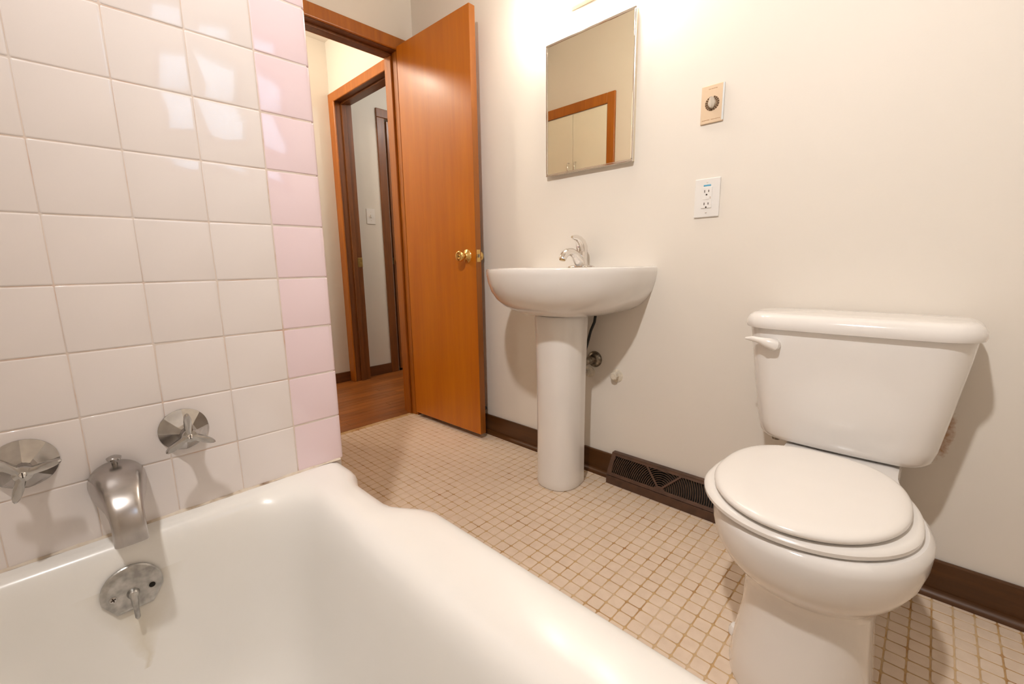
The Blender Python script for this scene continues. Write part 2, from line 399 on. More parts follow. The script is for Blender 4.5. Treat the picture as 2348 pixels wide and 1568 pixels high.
# second door frame on the hall wall
tr = thing('trim_2', 'wooden door frame on the hall wall seen through the doorway', None, (HX0, YA, 0), kind='structure')
obj('side_casing', bx((XH+0.001, YA-0.014, 0), (HX0+0.006, YA, HZ)), 'trim_orange', tr, bevel=0.005, seg=3)
obj('side_casing', bx((HX1-0.006, YA-0.014, 0), (HX1+0.06, YA, HZ)), 'trim_orange', tr, bevel=0.005, seg=3)
obj('head_casing', bx((XH+0.001, YA-0.014, HZ-0.006), (HX1+0.06, YA, HZ+0.056)), 'trim_orange', tr, bevel=0.005, seg=3)
j = obj('side_jamb', bx((HX0-0.015, YA, 0), (HX0, YA+0.121, HZ)), 'trim_dark', tr)
obj('strike_plate', bx((HX0, YA+0.084, 0.885), (HX0+0.003, YA+0.122, 0.955)), 'oldbrass', j, bevel=0.001)
obj('side_jamb', bx((HX1, YA, 0), (HX1+0.015, YA+0.121, HZ)), 'trim_dark', tr)
obj('head_jamb', bx((HX0-0.015, YA, HZ), (HX1+0.015, YA+0.121, HZ+0.015)), 'trim_dark', tr)
obj('side_stop', bx((HX0, YA+0.042, 0), (HX0+0.012, YA+0.078, HZ)), 'trim_dark', tr, bevel=0.003)
obj('head_stop', bx((HX0, YA+0.042, HZ-0.012), (HX1, YA+0.078, HZ)), 'trim_dark', tr, bevel=0.003)
# third frame and dark door on the far wall
tr = thing('trim_3', 'dark wooden casing around the far closed door', None, (XH, 2.3, 0), kind='structure')
obj('side_casing', bx((XH, 1.905, 0), (XH+0.014, 1.972, 2.03)), 'trim_dark', tr, bevel=0.004)
obj('side_casing', bx((XH, 2.668, 0), (XH+0.014, 2.735, 2.03)), 'trim_dark', tr, bevel=0.004)
obj('head_casing', bx((XH, 1.905, 2.03), (XH+0.014, 2.735, 2.095)), 'trim_dark', tr, bevel=0.004)
d2 = thing('door_2', 'dark wooden door seen through the hall doorway', None, (XH, 2.3, 0), kind='structure')
obj('slab', bx((XH-0.050, 2.005, 0.012), (XH-0.014, 2.655, 2.02)), 'door_dark', d2, bevel=0.002)
k = obj('knob', lathe(new(), (XH-0.014, 2.045, 0.932), (1, 0, 0), [(0, 0.026), (0.006, 0.026), (0.010, 0.011), (0.026, 0.010), (0.032, 0.022), (0.046, 0.026), (0.056, 0.019), (0.058, 0.0)]), 'oldbrass', d2, smooth=True)
obj('latch_plate', bx((XH-0.045, 2.003, 0.905), (XH-0.020, 2.0055, 0.96)), 'oldbrass', d2)
struct(obj('wall_void', bx((XH-0.14, 1.95, -0.02), (XH-0.10, 2.70, ZC)), 'dark'))

# ================================================================= TUB END WALL TILES
PZ, PY = 0.1092, 0.1095; Z_RIM = 0.427
def tile_mesh(name, w, h, mat, bull=False):
    """plate in the yz plane facing +x, centred on y, base at z 0; cushioned edge"""
    bm = new(); hw = w/2; t = 0.008; c = 0.0026
    def ring(x, ins, insr):
        y0, y1, z0, z1 = -hw+ins, hw-insr, ins, h-ins
        r = 0.0022
        return [(x, y, z) for y, z in rrect(y0, y1, z0, z1, r, k=1, m=2)]
    if bull: rings = [ring(-t, 0, 0), ring(-0.006, 0, 0), ring(-0.0030, 0, 0.0012), ring(-0.0012, 0.0006, 0.0036), ring(-0.0003, 0.0014, 0.0062), ring(0, c, 0.009)]
    else: rings = [ring(-t, 0, 0), ring(-0.0010, 0, 0), ring(-0.0003, 0.0008, 0.0008), ring(0, c, c)]
    loft(bm, rings)
    bmesh.ops.recalc_face_normals(bm, faces=bm.faces[:])
    me = bpy.data.meshes.new(name); bm.to_mesh(me); bm.free(); me.materials.append(M[mat])
    for p in me.polygons: p.use_smooth = True
    me.set_sharp_from_angle(angle=math.radians(50)); return me
J = 0.0014
me_c = tile_mesh('tile', PY-0.0008, PZ-J, 'tile_cream'); me_p = tile_mesh('tile_pink', 0.1065, PZ-J, 'tile_pink', True)
cutw = 0.3275-0.3
pl = base_loc(wall_part)
for r in range(12):
    for c in range(-3, 4):
        y0 = 0.001 + c*PY; z0 = Z_RIM + r*PZ + J/2
        if c == 3: me, yc = me_p, y0 + J/2 + 0.1065/2
        else: me, yc = me_c, y0 + PY/2
        o = bpy.data.objects.new('tile' if c < 3 else 'pink_tile', me); C.objects.link(o); o.parent = wall_part
        if c == -3: o.scale.y = (PY-0.0293)/(PY-0.0008); yc += 0.0285/2
        o.location = Vector((X0, yc, z0)) - pl
        o.rotation_euler = (0, random.uniform(-0.005, 0.005), random.uniform(-0.005, 0.005))
obj('grout_bed', bx((X0-0.0082, YT, Z_RIM-0.02), (X0-0.0008, 0.430, Z_RIM+12*PZ)), 'wall_grout', wall_part)

# ================================================================= BATHTUB
tub = thing('bathtub', 'white enamelled bathtub with a wide rolled rim', 'bathtub', (-0.24, 0.08, 0))
def notch(xv):
    a = -0.030*(1-smooth01((xv+0.93)/0.03)) if xv < -0.90 else 0
    # rim narrows near the tiled wall and flares out again
    if xv < -0.93: return -0.028
    if xv < -0.86: return -0.028 - 0.023*smooth01((xv+0.93)/0.07)
    if xv < -0.745: return -0.051
    return -0.051*(1-smooth01((xv+0.745)/0.105))
def tub_ring(z, x0, x1, y0, y1, r, nf=1.0):
    pts = rrect(x0, x1, y0, y1, r, k=56, m=10); out = []
    for px, py in pts:
        if nf and py > 0.1: py += notch(px)*nf*smooth01((py-0.1)/max(0.05, (y1-0.1)))
        out.append((px, py, z))
    return out
RX1 = XR - 0.002
rings = [tub_ring(0.0, X0+0.002, RX1, YT, 0.440, 0.004), tub_ring(0.35, X0+0.002, RX1, YT, 0.440, 0.004), tub_ring(0.368, X0+0.002, RX1, YT, 0.446, 0.004),
         tub_ring(0.385, X0+0.002, RX1, YT, 0.456, 0.004), tub_ring(0.402, X0+0.002, RX1, YT, 0.457, 0.004), tub_ring(0.414, X0+0.002, RX1, YT+0.001, 0.453, 0.004),
         tub_ring(0.4215, X0+0.003, RX1-0.001, YT+0.002, 0.445, 0.004), tub_ring(0.4255, X0+0.004, RX1-0.002, YT+0.004, 0.432, 0.004), tub_ring(0.427, X0+0.006, RX1-0.004, YT+0.008, 0.412, 0.006),
         tub_ring(0.4265, -0.977, 0.47, -0.262, 0.362, 0.05, 0.45), tub_ring(0.424, -0.968, 0.462, -0.252, 0.338, 0.07, 0.2), tub_ring(0.417, -0.960, 0.455, -0.244, 0.320, 0.09, 0.1),
         tub_ring(0.405, -0.953, 0.447, -0.237, 0.306, 0.10, 0), tub_ring(0.385, -0.947, 0.437, -0.230, 0.296, 0.11, 0), tub_ring(0.34, -0.939, 0.42, -0.222, 0.285, 0.115, 0),
         tub_ring(0.25, -0.925, 0.37, -0.208, 0.270, 0.12, 0), tub_ring(0.16, -0.905, 0.31, -0.19, 0.252, 0.12, 0), tub_ring(0.11, -0.885, 0.27, -0.172, 0.234, 0.12, 0),
         tub_ring(0.085, -0.855, 0.23, -0.145, 0.207, 0.11, 0), tub_ring(0.075, -0.80, 0.18, -0.10, 0.16, 0.09, 0)]
obj('basin', loft(new(), rings, False, True), 'tub', tub, smooth=True)
# caulk bead along the tiles
bm = new()
pts = [(YT+0.005+i*(0.722/60)) for i in range(61)]
rg = []
for y in pts:
    w = 0.0035 + 0.0016*math.sin(37*y)*math.sin(91*y+1)
    rg.append([(X0-0.0015, y, 0.4255), (X0+w+0.002, y, 0.4268), (X0+w*0.6, y, 0.4268+w*0.6), (X0-0.0015, y, 0.4268+w)])
obj('caulk_bead', loft(bm, rg), 'caulk', tub, smooth=True)

# overflow plate with trip lever, on the sloping end of the tub
ov = thing('overflow_plate', 'dull steel overflow plate with trip lever inside the tub end', 'overflow plate', (-0.936, 0.024, 0.30))
N_ = Vector((1, 0, 0.165)).normalized(); U_ = Vector((0, 1, 0)); V_ = N_.cross(U_).normalized()
oc = Vector((-0.9385, 0.024, 0.347))
def onplate(p, t): return tuple(oc + U_*p[0] + V_*p[1] + N_*t)
R_ = 0.0415
poly = [(R_*math.cos(a), R_*math.sin(a)) for a in [math.radians(-12 + 204*i/30) for i in range(31)]] + [(-0.024, -0.034), (0.024, -0.034)]
bm = new()
loft(bm, [[onplate(p, 0) for p in poly], [onplate(p, 0.003) for p in poly], [onplate((p[0]*0.95, p[1]*0.95), 0.0045) for p in poly], [onplate((p[0]*0.80, p[1]*0.80-0.002), 0.0062) for p in poly]])
obj('plate', bm, 'steel', ov)
for sx_, kind in ((-0.0255, 'screw'), (0.0255, 'hole')):
    c = oc + U_*sx_ + V_*(-0.004) + N_*0.0060
    if kind == 'screw':
        s = obj('screw', lathe(new(), c, N_, [(0, 0.0052), (0.0010, 0.0050), (0.0018, 0.0030), (0.0019, 0)], 16), 'chrome', ov, smooth=True)
        bm = new()
        for a in (0.3, 0.3+PI/2):
            e = U_*math.cos(a) + V_*math.sin(a); f = N_.cross(e); cc = c + N_*0.0017
            loft(bm, [[cc+e*sx2*0.0034+f*sy2*0.0008 for sx2, sy2 in ((1,1),(-1,1),(-1,-1),(1,-1))], [cc+N_*0.0006+e*sx2*0.0034+f*sy2*0.0008 for sx2, sy2 in ((1,1),(-1,1),(-1,-1),(1,-1))]])
        obj('screw_slot', bm, 'slot', s)
    else:
        obj('hole_rim', lathe(new(), c, N_, [(0, 0.0060), (0.0010, 0.0056), (0.0011, 0.0046)], 18, True, False), 'steel', ov, smooth=True)
        obj('screw_hole', lathe(new(), c+N_*0.0003, N_, [(0, 0.0046), (0.0006, 0.0045)], 18), 'dark', ov)
c = oc + V_*(-0.006)
obj('lever_boss', lathe(new(), c+N_*0.005, N_, [(0, 0.0090), (0.006, 0.0080), (0.010, 0.0066), (0.0112, 0.0050), (0.0114, 0)], 20), 'steel', ov, smooth=True)
obj('trip_lever', tube(new(), [c+N_*0.013+V_*0.003, c+N_*0.016-V_*0.010, c+N_*0.017-V_*0.024, c+N_*0.017-V_*0.038, c+N_*0.0165-V_*0.041], [0.0050, 0.0046, 0.0038, 0.0036, 0.0020], 12), 'steel', ov, smooth=True)

# tub spout
sp = thing('tub_spout', 'worn chrome tub spout with a diverter knob', 'tub spout', (X0, 0.032, 0.47))
bm = new(); rings = []
path = [(0.000, 0.524, 0.0385, 0.036, 0), (0.012, 0.525, 0.0385, 0.0355, 0), (0.030, 0.525, 0.0365, 0.034, 3), (0.052, 0.525, 0.0330, 0.031, 8), (0.074, 0.522, 0.0285, 0.027, 16),
        (0.094, 0.515, 0.0245, 0.023, 30), (0.110, 0.504, 0.0218, 0.020, 48), (0.119, 0.490, 0.0208, 0.0175, 66), (0.122, 0.474, 0.0210, 0.0165, 80), (0.1225, 0.462, 0.0212, 0.0160, 86)]
for dx, z, w, hh, ang in path:
    a = math.radians(ang); nrm = Vector((math.sin(a), 0, math.cos(a)))
    pts = []
    for kk in range(32):
        t = 2*PI*kk/32; n_ = 2.0 + 2.2*smooth01(dx/0.08)
        cu, su = math.cos(t), math.sin(t)
        uu = math.copysign(abs(cu)**(2/n_), cu)*w; vv = math.copysign(abs(su)**(2/n_), su)*hh
        pts.append(Vector((X0+dx, 0.032+uu, z)) + nrm*vv)
    rings.append(pts)
obj('spout_body', loft(bm, rings, True, False), 'satin', sp, smooth=True)
q0 = Vector((X0+0.020, 0.032, 0.556))
obj('diverter_post', lathe(new(), q0, (0.12, 0, 1), [(0, 0.0042), (0.012, 0.0042)], 14), 'chrome', sp, smooth=True)
obj('diverter_knob', lathe(new(), q0+Vector((0.0014, 0, 0.012)), (0.12, 0, 1), [(0, 0.0060), (0.001, 0.0098), (0.0038, 0.0102), (0.0050, 0.0080), (0.0054, 0)], 20), 'chrome', sp, smooth=True)

# hot and cold handles
def tub_handle(yc, zc, ang, label):
    t = thing('tub_faucet_handle', label, 'faucet handle', (X0, yc, zc-0.04), group='chrome tub handles')
    bm = new(); R1 = 0.0390; n = 8; per = 5
    d_in = 0.0165*math.cos(PI/n); slope = (0.024-0.0012)/(R1-d_in)
    def ox(k):
        a = (2*PI*k/(n*per)) % (2*PI/n) - PI/n; return X0 + 0.024 - slope*(R1*math.cos(a)-d_in)
    outer = [bm.verts.new((ox(k), yc+R1*math.cos(2*PI*k/(n*per)), zc+R1*math.sin(2*PI*k/(n*per)))) for k in range(n*per)]
    outb = [bm.verts.new((X0-0.0005, v.co.y, v.co.z)) for v in outer]
    off = 0.0
    inner = [bm.verts.new((X0+0.024, yc+0.0165*math.cos(2*PI*k/n+off), zc+0.0165*math.sin(2*PI*k/n+off))) for k in range(n)]
    top = [bm.verts.new((X0+0.030, yc+0.0110*math.cos(2*PI*k/n+off), zc+0.0110*math.sin(2*PI*k/n+off))) for k in range(n)]
    for k in range(n*per):
        bm.faces.new((outb[k], outb[(k+1) % (n*per)], outer[(k+1) % (n*per)], outer[k]))
    for k in range(n):
        seg = [outer[(k*per+i) % (n*per)] for i in range(per+1)]
        bm.faces.new(seg + [inner[(k+1) % n], inner[k]])
        bm.faces.new((inner[k], inner[(k+1) % n], top[(k+1) % n], top[k]))
    bm.faces.new(top); bm.faces.new(outb[::-1])
    obj('escutcheon', bm, 'chrome', t)
    obj('stem', lathe(new(), (X0+0.028, yc, zc), (1, 0, 0), [(0, 0.0105), (0.020, 0.0100)], 20), 'chrome', t, smooth=True)
    def sec(rs, x, lift):
        out = []
        for k in range(96):
            a = 2*PI*k/96; lob = abs(math.cos(1.5*(a-ang)))**13
            r = (0.0118 + 0.0310*lob)*rs
            out.append((X0+x+lift*lob, yc+r*math.cos(a), zc+r*math.sin(a)))
        return out
    h = obj('cross_handle', loft(new(), [sec(0.93, 0.046, 0.004), sec(1.0, 0.048, 0.004), sec(1.0, 0.0535, 0.004), sec(0.93, 0.056, 0.004), sec(0.5, 0.0575, 0.001)]), 'chrome', t, smooth=True)
    s = obj('screw', lathe(new(), (X0+0.0572, yc, zc), (1, 0, 0), [(0, 0.0046), (0.0014, 0.0042), (0.0026, 0.0026), (0.0028, 0)], 16), 'brightchrome', t, smooth=True)
    obj('screw_slot', bx((X0+0.0590, yc-0.0007, zc-0.0040), (X0+0.0602, yc+0.0007, zc+0.0040)), 'slot', s)
    return t
tub_handle(-0.069, 0.590, math.radians(12), 'three-armed chrome tub handle by the picture edge, beside the spout')
tub_handle(0.135, 0.588, math.radians(90), 'three-armed chrome tub handle between spout and pink tiles')

# ================================================================= BATHROOM DOOR
HPX, HPY = -2.158, 1.404
door = thing('door_1', 'open orange-brown flush wooden door with brass knob', None, (HPX, HPY, 0.0), math.radians(1.4), kind='structure')
DW, DT, DZ0, DZ1 = 0.560, 0.035, 0.028, 2.012
obj('slab', bx((0, 0, DZ0), (DW, DT, DZ1)), 'door', door, bevel=0.0015, local=True)
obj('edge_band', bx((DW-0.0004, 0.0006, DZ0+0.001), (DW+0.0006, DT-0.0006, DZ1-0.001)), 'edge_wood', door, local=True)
KX, KZ = DW-0.062, 0.930
def knob(yd, side):
    ro = obj('rosette', lathe(new(), (KX, yd, KZ), (0, side, 0), [(0, 0.0325), (0.002, 0.0325), (0.006, 0.0290), (0.010, 0.0170), (0.016, 0.0125)], 32, True, True), 'brass', door, smooth=True, local=True)
    k = obj('knob', lathe(new(), (KX, yd, KZ), (0, side, 0), [(0.014, 0.0115), (0.026, 0.0115), (0.030, 0.0160), (0.035, 0.0225), (0.044, 0.0262), (0.052, 0.0250), (0.056, 0.0215), (0.0575, 0.0185), (0.0565, 0.0120), (0.0545, 0.0065), (0.0545, 0.0)], 32), 'brass', door, smooth=True, local=True)
    return k
k = knob(0.0, -1)
obj('lock_button', lathe(new(), (KX, -0.0543, KZ), (0, -1, 0), [(0, 0.0042), (0.003, 0.0040), (0.0034, 0)], 14), 'oldbrass', k, smooth=True, local=True)
k = knob(DT, 1)
lp = obj('latch_plate', bx((DW-0.0005, 0.006, KZ-0.029), (DW+0.0016, 0.029, KZ+0.029)), 'brass', door, bevel=0.0008, local=True)
bm = new(); loft(bm, [[(DW, 0.011, KZ-0.008), (DW, 0.024, KZ-0.008), (DW, 0.024, KZ+0.008), (DW, 0.011, KZ+0.008)], [(DW+0.009, 0.011, KZ-0.008), (DW+0.003, 0.024, KZ-0.008), (DW+0.003, 0.024, KZ+0.008), (DW+0.009, 0.011, KZ+0.008)]])
obj('latch_bolt', bm, 'steel', lp, local=True)
ds = obj('stop_rod', lathe(new(), (DW-0.06, DT, 0.135), (0, 1, 0), [(0, 0.010), (0.004, 0.010), (0.005, 0.0042), (0.048, 0.0042)], 14), 'darkchrome', door, smooth=True, local=True)
obj('stop_bumper', lathe(new(), (DW-0.06, DT+0.046, 0.135), (0, 1, 0), [(0, 0.0095), (0.012, 0.0105), (0.0165, 0.0095)], 16), 'black', ds, smooth=True, local=True)
for z in (0.25, 1.02, 1.80):
    obj('hinge_knuckle', lathe(new(), (-0.002, DT+0.004, z), (0, 0, 1), [(0, 0.0055), (0.09, 0.0055)], 12), 'oldbrass', door, smooth=True, local=True)

# ================================================================= MIRROR CABINET
mc = thing('mirror_cabinet', 'wall mirror cabinet with a thin steel frame above the sink', 'mirror', (-1.035, D, 1.246))
MX0, MX1, MZ0, MZ1, MY = -1.236, -0.836, 1.247, 1.750, D-0.020
obj('cabinet_body', bx((MX0+0.003, MY+0.004, MZ0+0.003), (MX1-0.003, D+0.0, MZ1-0.003)), 'cream_metal', mc)
obj('mirror_glass', bx((MX0+0.006, MY+0.0012, MZ0+0.006), (MX1-0.006, MY+0.004, MZ1-0.006)), 'mirror', mc)
fwid = 0.0085
def rail(a, b, nm='frame_rail'): obj(nm, bx(a, b), 'brightchrome', mc, bevel=0.0018)
rail((MX0, MY-0.002, MZ1-fwid), (MX1, MY+0.005, MZ1)); rail((MX0, MY-0.002, MZ0), (MX1, MY+0.005, MZ0+fwid))
rail((MX0, MY-0.002, MZ0+fwid), (MX0+fwid*0.85, MY+0.005, MZ1-fwid)); rail((MX1-fwid*0.85, MY-0.002, MZ0+fwid), (MX1, MY+0.005, MZ1-fwid))

# ================================================================= VANITY LIGHT
vl = thing('vanity_light', 'two-shade glowing wall light above the mirror', 'wall light', (-1.035, D, 1.86))
obj('back_plate', bx((-1.128, D-0.025, 1.842), (-0.942, D, 1.965)), 'cream_metal', vl, bevel=0.003)
for xs in (-1.185, -0.885):
    s = obj('glass_shade', lathe(new(), (xs, D-0.118, 1.838), (0, 0, 1), [(0.001, 0.0), (0, 0.032), (0.010, 0.048), (0.09, 0.048), (0.130, 0.034), (0.135, 0.0)], 14, False, False), 'lamp_vanity', vl, smooth=True)
    obj('lamp_holder', lathe(new(), (xs, D-0.118, 1.972), (0, 0, 1), [(0, 0.022), (0.03, 0.018), (0.036, 0.0)], 20), 'cream_metal', vl, smooth=True)
    sgn = 1 if xs < -1.035 else -1
    obj('bracket_arm', tube(new(), [(-1.035-sgn*0.04, D-0.02, 1.93), (-1.035-sgn*0.07, D-0.07, 1.985), (xs+sgn*0.03, D-0.11, 2.012), (xs, D-0.118, 2.004)], 0.008, 10), 'cream_metal', vl, smooth=True)

# ================================================================= TIMER SWITCH AND OUTLET
ts = thing('timer_switch', 'beige metal timer switch plate with a pointer knob', 'timer switch', (-0.57, D, 1.32))
TX0, TX1, TZ0, TZ1 = -0.606, -0.536, 1.3205, 1.4335
tcx, tcz = (TX0+TX1)/2, 1.378
obj('plate', bx((TX0, D-0.006, TZ0), (TX1, D, TZ1)), 'beige_metal', ts, bevel=0.002)
obj('edge_strip', bx((TX1-0.0042, D-0.0068, TZ0+0.003), (TX1+0.0004, D-0.002, TZ1-0.002)), 'pale_edge', ts)
for k in range(18):
    a0 = 2*PI*k/18 + 0.03; a1 = 2*PI*(k+1)/18 - 0.03
    if k in (4,): continue
    bm = new(); pl_ = [(0.0218*math.cos(a0), 0.0218*math.sin(a0)), (0.0218*math.cos((a0+a1)/2), 0.0218*math.sin((a0+a1)/2)), (0.0218*math.cos(a1), 0.0218*math.sin(a1)), (0.0125*math.cos(a1), 0.0125*math.sin(a1)), (0.0125*math.cos(a0), 0.0125*math.sin(a0))]
    prism(bm, pl_, lambda p, t: (tcx+p[0], D-0.006-t, tcz+p[1]), -0.001, 0.0004); obj('dial_segment', bm, 'dial', ts)
bm = new()
pl_ = []
for k in range(40):
    a = 2*PI*k/40; r = 0.0112 + 0.0080*max(0, math.cos(a-PI/2-0.05))**5 + 0.0050*max(0, math.cos(a+PI/2-0.05))**5
    pl_.append((r*math.cos(a), r*math.sin(a)))
loft(bm, [[(tcx+p[0], D-0.007, tcz+p[1]) for p in pl_], [(tcx+p[0]*0.95, D-0.013, tcz+p[1]*0.97) for p in pl_], [(tcx+p[0]*0.16, D-0.021, tcz+p[1]*0.92) for p in pl_]])
obj('pointer_knob', bm, 'knob_grey', ts)
def dashes(x0, x1, z, hgt, seedv):
    rr = random.Random(seedv); bm = new(); x_ = x0
    while x_ < x1:
        w = rr.uniform(0.0006, 0.0016); hh = hgt*rr.uniform(0.5, 1.0)
        box(bm, (x_, D-0.0062, z-hh/2), (min(x_+w, x1), D-0.0055, z+hh/2)); x_ += w + rr.uniform(0.0002, 0.0007)
    obj('printed_marks', bm, 'ink', ts)
dashes(tcx-0.013, tcx+0.014, 1.4215, 0.0020, 1); dashes(tcx-0.029, tcx-0.006, 1.331, 0.0018, 2); dashes(tcx-0.001, tcx+0.027, 1.331, 0.0018, 3)

ou = thing('wall_outlet', 'white double wall outlet with a small blue sticker', 'outlet', (-0.571, D, 1.03))
QX0, QX1, QZ0, QZ1 = -0.6105, -0.5305, 1.030, 1.1525
qc = (QX0+QX1)/2
obj('cover_plate', bx((QX0, D-0.006, QZ0), (QX1, D, QZ1)), 'white_plastic', ou, bevel=0.0025, seg=3)
dv = obj('outlet_insert', bx((qc-0.0165, D-0.0088, 1.0585), (qc+0.0165, D-0.004, 1.1250)), 'white_plastic', ou, bevel=0.0012)
for zc_ in (1.1085, 1.0690):
    for sx_, hh in ((-0.0064, 0.0040), (0.0064, 0.0034)):
        obj('socket_slot', bx((qc+sx_-0.0011, D-0.0092, zc_+0.0035-hh), (qc+sx_+0.0011, D-0.0080, zc_+0.0035+hh)), 'slot', dv)
    obj('ground_hole', lathe(new(), (qc, D-0.0080, zc_-0.0075), (0, -1, 0), [(0, 0.0026), (0.0012, 0.0026)], 14), 'slot', dv)
obj('test_button', bx((qc-0.0125, D-0.0098, 1.0860), (qc-0.0022, D-0.007, 1.0940)), 'white_plastic', dv, bevel=0.0006)
obj('test_button', bx((qc-0.0016, D-0.0098, 1.0860), (qc+0.0085, D-0.007, 1.0940)), 'white_plastic', dv, bevel=0.0006)
for z in (1.0925, 1.0890): obj('indicator_light', bx((qc+0.0112, D-0.0092, z-0.0009), (qc+0.0132, D-0.008, z+0.0009)), 'ink', dv)
obj('blue_sticker', bx((qc-0.0115, D-0.0066, 1.1275), (qc+0.0115, D-0.0055, 1.1325)), 'blue', ou)
for z in (1.1395, 1.0445):
    s = obj('plate_screw', lathe(new(), (qc, D-0.0058, z), (0, -1, 0), [(0, 0.0034), (0.0008, 0.0032), (0.0012, 0.0020), (0.0012, 0)], 16), 'white_plastic', ou, smooth=True)
    obj('screw_slot', bx((qc-0.0026, D-0.0073, z-0.0004), (qc+0.0026, D-0.0068, z+0.0004)), 'ink', s)

# hall light switch
hs = thing('light_switch', 'white light switch on the hall wall beyond the doorway', 'light switch', (XH, 1.81, 1.215))
obj('cover_plate', bx((XH, 1.772, 1.218), (XH+0.006, 1.845, 1.335)), 'white_plastic', hs, bevel=0.002)
obj('toggle', bx((XH+0.005, 1.803, 1.268), (XH+0.016, 1.814, 1.288)), 'white_plastic', hs, bevel=0.001)
for z in (1.245, 1.308): obj('plate_screw', lathe(new(), (XH+0.0055, 1.8085, z), (1, 0, 0), [(0, 0.003), (0.001, 0.0028)], 12), 'painted_metal', hs)

# ================================================================= PEDESTAL SINK
SX, SYC, SZ = -1.035, 1.40, 0.872
sink = thing('pedestal_sink', 'white porcelain pedestal sink below the mirror', 'sink', (SX, 1.40, 0))
def sink_outline(w, b, z, yb, yc=SYC, n=2.15, N=64, M2=10):
    pts = []
    for i in range(N+1):
        a = PI*i/N; c_, s_ = math.cos(a), math.sin(a)
        pts.append((SX + w*math.copysign(abs(c_)**(2/n), c_), yc - b*abs(s_)**(2/n), z))
    for i in range(1, M2): pts.append((SX - w, yc + (yb-yc)*i/M2, z))
    for i in range(M2+1): pts.append((SX - w + 2*w*i/M2, yb, z))
    for i in range(1, M2): pts.append((SX + w, yb + (yc-yb)*i/M2, z))
    return pts
prof = [(0.690, 0.30), (0.692, 0.42), (0.699, 0.56), (0.711, 0.68), (0.730, 0.795), (0.754, 0.880), (0.785, 0.945), (0.820, 0.982), (0.850, 0.998), (0.864, 1.0), (0.8695, 0.993), (0.872, 0.978)]
rings = [sink_outline(0.302*s, 0.325*s, z, D-0.001 if s > 0.6 else 1.50, SYC) for z, s in prof]
inner = [(0.871, 0.93), (0.866, 0.905), (0.845, 0.87), (0.80, 0.76), (0.765, 0.58), (0.750, 0.32), (0.748, 0.08)]
def bowl_outline(s, z):
    pts = sink_outline(0.302*s, 0.325*s, z, 1.41, 1.37 if s < 0.9 else 1.40); return pts
for z, s in inner: rings.append(sink_outline(0.28*s, 0.275*s, z, 1.37+0.062*s, 1.37))
obj('basin', loft(new(), rings), 'porcelain', sink, smooth=True)
def ped(w, b, z, yc=1.35, yb=1.405):
    pts = []
    for i in range(40):
        a = PI*i/39; c_, s_ = math.cos(a), math.sin(a)
        pts.append((SX + w*math.copysign(abs(c_)**(2/2.3), c_), yc - b*abs(s_)**(2/2.3), z))
    for i in range(6): pts.append((SX - w*(1-0.1*i/5), yc + (yb-yc)*(i+1)/6, z))
    for i in range(5, -1, -1): pts.append((SX + w*(1-0.1*i/5), yc + (yb-yc)*(i+1)/6, z))
    return pts
prings = [ped(0.086, 0.092, 0.002), ped(0.088, 0.094, 0.008), ped(0.088, 0.093, 0.03), ped(0.0875, 0.092, 0.2), ped(0.090, 0.093, 0.45), ped(0.095, 0.097, 0.62), ped(0.098, 0.100, 0.684), ped(0.093, 0.095, 0.692)]
obj('pedestal', loft(new(), prings), 'porcelain', sink, smooth=True)

fa = thing('sink_faucet', 'chrome single-lever faucet on the sink deck', 'faucet', (-1.022, 1.465, SZ-0.001))
FX, FY = -1.022, 1.462
bm = new()
def el(cx, cy, z, a, b, n=28): return [(cx+a*math.cos(2*PI*k/n), cy+b*math.sin(2*PI*k/n), z) for k in range(n)]
loft(bm, [el(FX, FY, SZ-0.002, 0.062, 0.027), el(FX, FY, SZ+0.003, 0.061, 0.026), el(FX, FY, SZ+0.007, 0.050, 0.022), el(FX, FY, SZ+0.009, 0.030, 0.020)])
obj('deck_plate', bm, 'brightchrome', fa, smooth=True)
bm = new()
loft(bm, [el(FX, FY, SZ+0.004, 0.027, 0.024), el(FX, FY, SZ+0.03, 0.0245, 0.0225), el(FX, FY+0.002, SZ+0.052, 0.0225, 0.0215), el(FX, FY+0.002, SZ+0.060, 0.0215, 0.0205)])
obj('body', bm, 'brightchrome', fa, smooth=True)
bm = new(); pts = [(FX, FY-0.004, SZ+0.012), (FX, FY-0.020, SZ+0.030), (FX, FY-0.042, SZ+0.048), (FX, FY-0.066, SZ+0.058), (FX, FY-0.090, SZ+0.0575), (FX, FY-0.108, SZ+0.049), (FX, FY-0.118, SZ+0.038), (FX, FY-0.1215, SZ+0.029)]
tube(bm, pts, [0.022, 0.0205, 0.0175, 0.0155, 0.0150, 0.0150, 0.0148, 0.0142], 18)
s = obj('spout', bm, 'brightchrome', fa, smooth=True)
obj('aerator', lathe(new(), (FX, FY-0.1213, SZ+0.030), (0, -0.28, -1), [(0, 0.0115), (0.004, 0.0112), (0.0042, 0)], 18), 'oldbrass', s)
bm = new(); hp = [(FX, FY+0.006, SZ+0.060), (FX, FY+0.004, SZ+0.078), (FX, FY-0.004, SZ+0.094), (FX, FY-0.018, SZ+0.106), (FX, FY-0.036, SZ+0.1125), (FX, FY-0.052, SZ+0.1130), (FX, FY-0.062, SZ+0.1145)]
tube(bm, hp, [0.0215, 0.0225, 0.0205, 0.0160, 0.0118, 0.0092, 0.0048], 18)
hd = obj('lever', bm, 'brightchrome', fa, smooth=True)
obj('temperature_dot_red', lathe(new(), (FX-0.002, FY-0.0180, SZ+0.079), (0, -1, 0.25), [(0, 0.0030), (0.0012, 0.0026)], 12), 'red', hd)
obj('temperature_dot_blue', lathe(new(), (FX+0.0015, FY-0.0180, SZ+0.079), (0, -1, 0.25), [(0, 0.0026), (0.0014, 0.0022)], 12), 'navy', hd)

